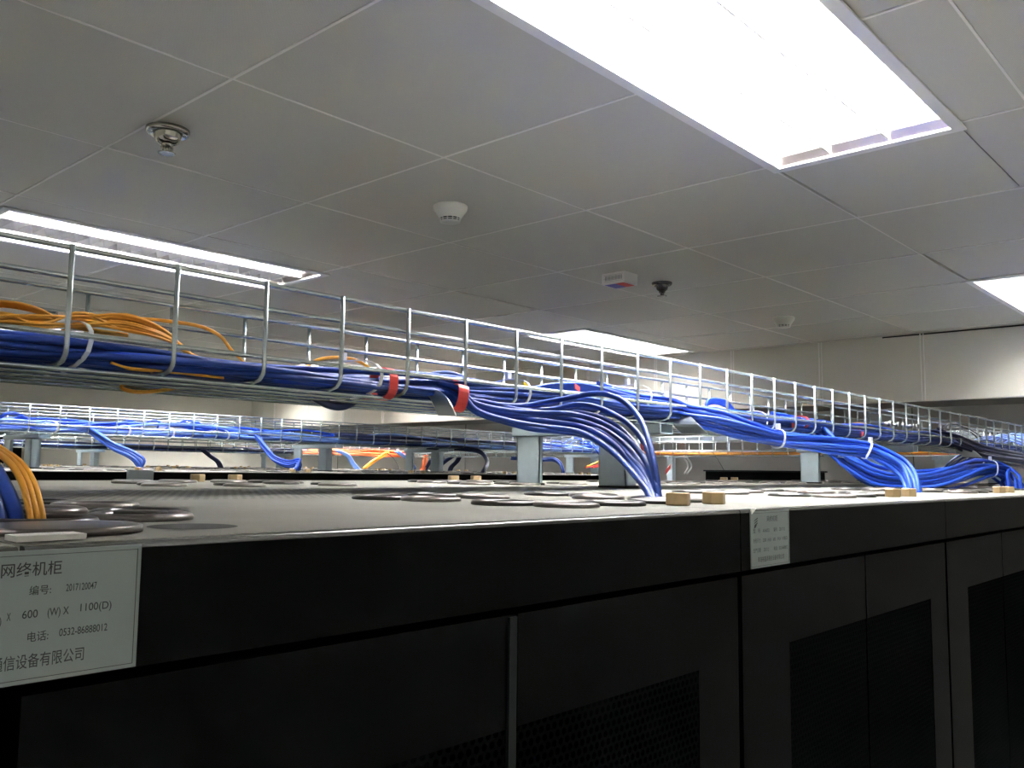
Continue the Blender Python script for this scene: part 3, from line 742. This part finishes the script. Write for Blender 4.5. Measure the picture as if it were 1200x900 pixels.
# far tray cables
for i in range(12):
    sd = random.uniform(0, 50); a0, a1 = (1.0, 3.9) if i < 8 else (3.4, 4.95); pts = []; x = a0
    while x < a1: pts.append((x, 5.68+.15*(i % 6)/6+wob(sd, x, .008), .124+.014*(i//6)+wob(sd+3, x, .004))); x += .18
    cable('network_cable', pts, .008, ('navy', 'blue2', 'navy', 'lightblue')[i % 4], 'blue cable lying in the far tray', 'blue cables in the far tray', n=40, k=5)
for i in range(9):
    sd = random.uniform(0, 50); a0 = 3.9+.09*(i % 5); pts = []; x = a0
    while x < 5.0: pts.append((x, 5.66+.02*(i % 4)+wob(sd, x, .010), .120+.013*(i//3)+wob(sd+3, x, .006))); x += .12
    cable('network_cable', pts, .009, 'orange', 'orange-red cable jumbled in the far tray', 'orange cables in the far tray', n=36, k=5)
far = [([(238, 527), (248, 535), (256, 541), (260, 549)], 'navy', 'navy cable drop hanging from the far tray at left', 5),
       ([(396, 528), (408, 534), (414, 543), (421, 551)], 'lightblue', 'pale blue cable drop hanging from the far tray', 4),
       ([(455, 530), (448, 535), (438, 541), (428, 549)], 'fiber', 'yellow-orange cable drop slanting from the far tray', 5),
       ([(466, 529), (473, 534), (480, 539), (486, 549)], 'lightblue', 'pale blue drop just left of the central stand', 4),
       ([(533, 534), (525, 539), (517, 545), (508, 551)], 'navy', 'navy drop slanting left beside the central stand', 5),
       ([(540, 534), (536, 541), (530, 547), (528, 552)], 'navy', 'navy drop beside the central stand, its right-hand strand', 5),
       ([(500, 533), (499, 540), (497, 548), (495, 552)], 'orange', 'orange drop hanging between the legs of the central stand', 4),
       ([(510, 536), (503, 543), (498, 552)], 'navy', 'navy drop between the legs of the central stand', 3)]
for seq, mm, lab, nq in far:
    nq = min(nq, 3)
    for i in range(nq): cable('network_cable', [at(u+(i-nq/2)*1.7, v, 5.62) for u, v in seq], .010, mm, lab, lab.replace('drop', 'drops'), n=20, k=5)
cable('network_cable', [at(454, 531, 5.6), at(462, 538, 5.6), at(468, 549, 5.6)], .003, 'blackcable', 'thin black wire hanging from the far tray', 'thin black wires', n=20, k=5)
cable('network_cable', [at(834, 530, 2.85), at(842, 540, 2.85), at(849, 552, 2.85)], .002, 'blackcable', 'thin black wire hanging below the crosswise tray', 'thin black wires', n=20, k=5)
for i in range(2):
    s = i*4
    cable('network_cable', [at(802+s, 531, 3.1), at(801.5+s, 537, 3.1), at(805+s, 542, 3.1), at(806+s, 548, 3.1), at(802+s*.7, 555, 3.1)], .006, 'whitecable', 'white cable hanging from the crosswise tray beside the red tag', 'white cables under the crosswise tray', n=24)
# crosswise tray: orange leads
for i in range(8):
    sd = random.uniform(0, 40); y0, y1 = 1.4, 3.6+.1*i; pts = []; y = y0
    while y < y1: pts.append((5.075+.03*(i % 3)+wob(sd, y, .004), y, .1225+.007*(i//4)+max(0, y-3.0)*.02+wob(sd+2, y, .002))); y += .2
    cable('network_cable', pts, .0045, 'orange' if i % 3 else 'fiber', 'orange cable lying in the crosswise tray', 'orange cables in the crosswise tray', n=30, k=5)
for i in range(6):
    sd = random.uniform(0, 40); pts = []; y = 1.9
    while y < 2.9: pts.append((5.18+.012*i+wob(sd, y, .004), y, .13+wob(sd+2, y, .003))); y += .2
    cable('network_cable', pts, .0045, 'lightblue', 'pale blue cable at the back of the crosswise tray', 'pale blue cables in the crosswise tray', n=20, k=5)
for (seq, mm) in (([(716, 533), (708, 537.5), (699, 542), (687, 547)], 'fiber'), ([(716, 535), (709, 538), (700, 543)], 'fiber'), ([(716, 541), (705, 544), (696, 546), (686, 548)], 'redtag'), ([(716, 543), (705, 546), (694, 548)], 'redtag')):
    cable('network_cable', [at(u, v, 3.1) for u, v in seq], .005, mm, 'yellow or pink lead between the blue fan and the middle row', 'slanting leads beyond the fan', n=20, k=5)

# ------------------------------------------------------------------ bands, ties and tags
def band(path_pt, nxt, ry, rz, width, m, name, label, cat, group=None, th=.0012, y=None):
    """an oval strap around a bundle; axis runs from path_pt to nxt"""
    p, q = at(*path_pt), at(*nxt); ax = (q-p).normalized(); s = ax.cross(Vector((0, 0, 1))).normalized(); u_ = s.cross(ax).normalized()
    vs, fs = [], []; n = 20
    for i in range(n):
        a = 2*PI*i/n
        ca, sa = math.copysign(abs(math.cos(a))**.8, math.cos(a)), math.copysign(abs(math.sin(a))**.8, math.sin(a))
        for (k_, w_) in ((0, -.5), (0, .5), (th, .5), (th, -.5)):
            vs.append(p+s*(ry+k_)*ca+u_*(rz+k_)*sa+ax*width*w_)
    fs = [(i*4+j, ((i+1) % n)*4+j, ((i+1) % n)*4+(j+1) % 4, i*4+(j+1) % 4) for i in range(n) for j in range(4)]
    o = MB().add(vs, fs, False)
    if cat == 'cable tie':
        t_ = p+u_*(rz+.002); o.box((t_.x-.004, t_.y-.003, t_.z-.001), (t_.x+.004, t_.y+.003, t_.z+.009))
    return tag(o.build(name, m), label, cat, group)
band((537, 466.5, .808), (548, 469, .803), .0165, .0165, .014, 'red', 'red_tape', 'red tape wrapped round the fanned bundle where it leaves the tray', 'tape')
band((449, 450, .845), (465, 453, .845), .02, .019, .013, 'red', 'red_tape', 'red tape on the trunk left of the fanned bundle', 'tape')
for (u, v, lab) in ((868, 490, 'red tape band left of the white tie on the right part of the trunk'), (919, 496, 'red tape band on the ruffled blue pile, left one'), (937, 492, 'red tape band on the ruffled blue pile, right one'), (1001, 506, 'red tape band nearest the splice bolts')):
    band((u, v+3, .85), (u+12, v+5.4, .85), .020, .0135, .013, 'red', 'red_tape', lab, 'tape')
for (a, b, ry, rz, lab) in (((911, 514, .715), (920, 516, .71), .0165, .0165, 'white cable tie on the tied drop, left one'), ((1016, 528, .64), (1024, 531.5, .63), .0165, .0165, 'white cable tie on the tied drop, right one'),
        ((1160, 549.5, .62), (1168, 551, .61), .022, .022, 'white cable tie on the sagging drop at right'), ((594, 462, .865), (606, 465, .865), .045, .0215, 'white cable tie round the trunk left of the upper strand'),
        ((781, 480, .865), (793, 482, .865), .040, .022, 'white cable tie round the trunk above the second drop-out plate'), ((881, 494, .87), (893, 497, .87), .035, .022, 'white cable tie on the trunk beside the red tape'),
        ((959, 504, .845), (968, 512, .83), .016, .016, 'white cable tie where the sagging drop leaves the tray'), ((66, 408, .90), (82, 411, .90), .079, .024, 'grey cable tie round the trunk at the left'),
        ((400, 446, .90), (412, 448, .90), .079, .024, 'grey cable tie round the trunk left of the first red tape'), ((735, 466, .88), (747, 468, .88), .05, .022, 'white cable tie under the top arc of the fan')):
    band(a, b, ry, rz, .0042, 'tie', 'cable_tie', lab, 'cable tie', 'white cable ties')
for (u, lab) in ((56, 'white tie at the left end of the middle tray'), (140, 'white tie on the middle tray above the left drop'), (191, 'white tie on the middle tray right of the loops'), (255, 'white tie on the middle tray left of the second drop'), (339, 'white tie on the middle tray right of the second drop')):
    v = 497+u*.045
    band((u, v+2, 3.34), (u+8, v+2.4, 3.34), .09, .024, .007, 'tie', 'cable_tie', lab, 'cable tie', 'white cable ties on the middle tray')
def flag(u, v, y, wpx, hpx, m, name, label, cat='tag', tilt=.2):
    p = at(u, v, y); k_ = (p.length)/FP; a, b = wpx*k_/2, hpx*k_/2
    o = MB().add([], [])
    pts = [Vector((p.x-a, p.y, p.z-b+a*tilt)), Vector((p.x+a, p.y, p.z-b-a*tilt)), Vector((p.x+a, p.y, p.z+b-a*tilt)), Vector((p.x-a, p.y, p.z+b+a*tilt))]
    vs = pts+[v_+Vector((0, .0015, 0)) for v_ in pts]
    o.add(vs, [(0, 1, 2, 3), (7, 6, 5, 4), (0, 4, 5, 1), (1, 5, 6, 2), (2, 6, 7, 3), (3, 7, 4, 0)])
    return tag(o.build(name, m), label, cat)
flag(616, 450, .86, 7, 4, 'yellow', 'yellow_tag', 'small yellow tag poking up from the trunk left of centre')
flag(677, 454.5, .85, 9, 6, 'redtag', 'red_tag', 'red paper tag on the upper strand above the fan', tilt=.4)
flag(835, 482, .835, 8, 3, 'redtag', 'red_tag', 'red tag just under the small blue coil')
flag(783, 550, 2.7, 11, 5, 'redtag', 'red_tag', 'small red tag lying at the right end of the middle row', tilt=-.7)
flag(753, 524, .60, 4, 5, 'redtag', 'red_tag', 'tiny orange-red tag between the fanned blue cables', tilt=.8)

# ------------------------------------------------------------------ ceiling fittings
def sprinkler(x, y, R, m, label):
    t = thing('sprinkler', label, 'sprinkler', (x, y, CZ-.004)); z = CZ-.0045
    MB().lathe([(.001, 0), (R, 0), (R, -.006), (R*.93, -.011), (R*.80, -.013), (R*.72, -.010), (R*.55, -.009), (.0, -.009)], (x, y, z), 32).build('escutcheon', m, t)
    MB().lathe([(R*.66, -.009), (R*.60, -.020), (R*.52, -.030), (R*.33, -.036), (.0, -.036)], (x, y, z), 24).build('cup', m, t)
    b = MB()
    for s in (-1, 1): b.tube([(x+s*.010, y, z-.034), (x+s*.013, y, z-.045), (x+s*.007, y, z-.056)], .0028, 6)
    b.tube([(x, y, z-.034), (x, y, z-.056)], .004, 8); b.lathe([(.0135, -.034), (.0135, -.042), (0, -.042)], (x, y, z), 16)
    b.build('frame_arm', m, t)
    d = MB(); n = 16; vs = [];
    for zz in (-.056, -.0585):
        for i in range(2*n): 
            r_ = .0205 if i % 2 == 0 else .0165; a = PI*i/n; vs.append((x+r_*math.cos(a), y+r_*math.sin(a), z+zz))
    d.add(vs, [tuple(range(2*n)), tuple(range(2*n, 4*n))[::-1]]+[(i, (i+1) % (2*n), (i+1) % (2*n)+2*n, i+2*n) for i in range(2*n)])
    d.build('deflector', m, t)
    return t
sprinkler(.952, 1.969, .05, 'chrome', 'chrome ceiling sprinkler with a wide collar at the upper left')
sprinkler(3.13, 1.985, .043, 'darkchrome', 'dark ceiling sprinkler farther off beside the small white box')
def detector(x, y, R, label, h=.052):
    t = thing('smoke_detector', label, 'smoke detector', (x, y, CZ-.004)); z = CZ-.0045
    MB().lathe([(.001, 0), (R*.98, 0), (R, -.006), (R*.97, -.014), (R*.62, -h*.80)], (x, y, z), 36).build('housing', 'plastic', t)
    MB().lathe([(R*.56, -h*.78), (R*.54, -h*.97)], (x, y, z), 36).build('sensor_core', 'hole', t)
    b = MB(); b.lathe([(R*.61, -h*.86), (R*.60, -h*.90), (R*.56, -h*.90), (R*.57, -h*.86), (R*.61, -h*.86)], (x, y, z), 36)
    for i in range(12):
        a = 2*PI*i/12; b.tube([(x+R*.59*math.cos(a), y+R*.59*math.sin(a), z-h*.79), (x+R*.57*math.cos(a), y+R*.57*math.sin(a), z-h*.97)], .002, 5)
    b.build('grille', 'plastic', t)
    MB().lathe([(R*.60, -h*.96), (R*.58, -h*1.0), (R*.40, -h*1.05), (.0, -h*1.06)], (x, y, z), 36).build('cap', 'plastic', t)
    return t
detector(1.80, 1.885, .052, 'white cone-shaped smoke detector on the ceiling near the middle')
detector(4.22, 1.955, .055, 'small white smoke detector far off near the panelled wall')
# white box with a striped side and a coloured card below it
cx, cy = 2.86, 2.03
t = thing('junction_box', 'small white box with a barcode-like side on the ceiling between detector and sprinkler', 'box', (cx, cy, CZ-.004)); a = .058
MB().box((cx-.02, cy-.055, CZ-.050), (cx+.075, cy+.055, CZ-.0045)).build('housing', 'box', t, bevel=.002)
st = MB()
for i in range(15): st.box((cx-.0206, cy-.043+.0056*i, CZ-.036), (cx-.0196, cy-.0405+.0056*i, CZ-.018))
for i in range(3): st.box((cx-.0206, cy-.048, CZ-.041+.013*i), (cx-.0196, cy+.045, CZ-.0402+.013*i))
st.build('barcode', 'greytag', t)
MB().box((cx-.01, cy-.045, CZ-.0515), (cx+.065, cy-.008, CZ-.050)).build('red_patch', 'redtag', t)
MB().box((cx-.01, cy-.004, CZ-.0515), (cx+.065, cy+.045, CZ-.050)).build('blue_patch', 'boxblue', t)

for o in list(bpy.data.objects):
    if '_o' in o: del o['_o']
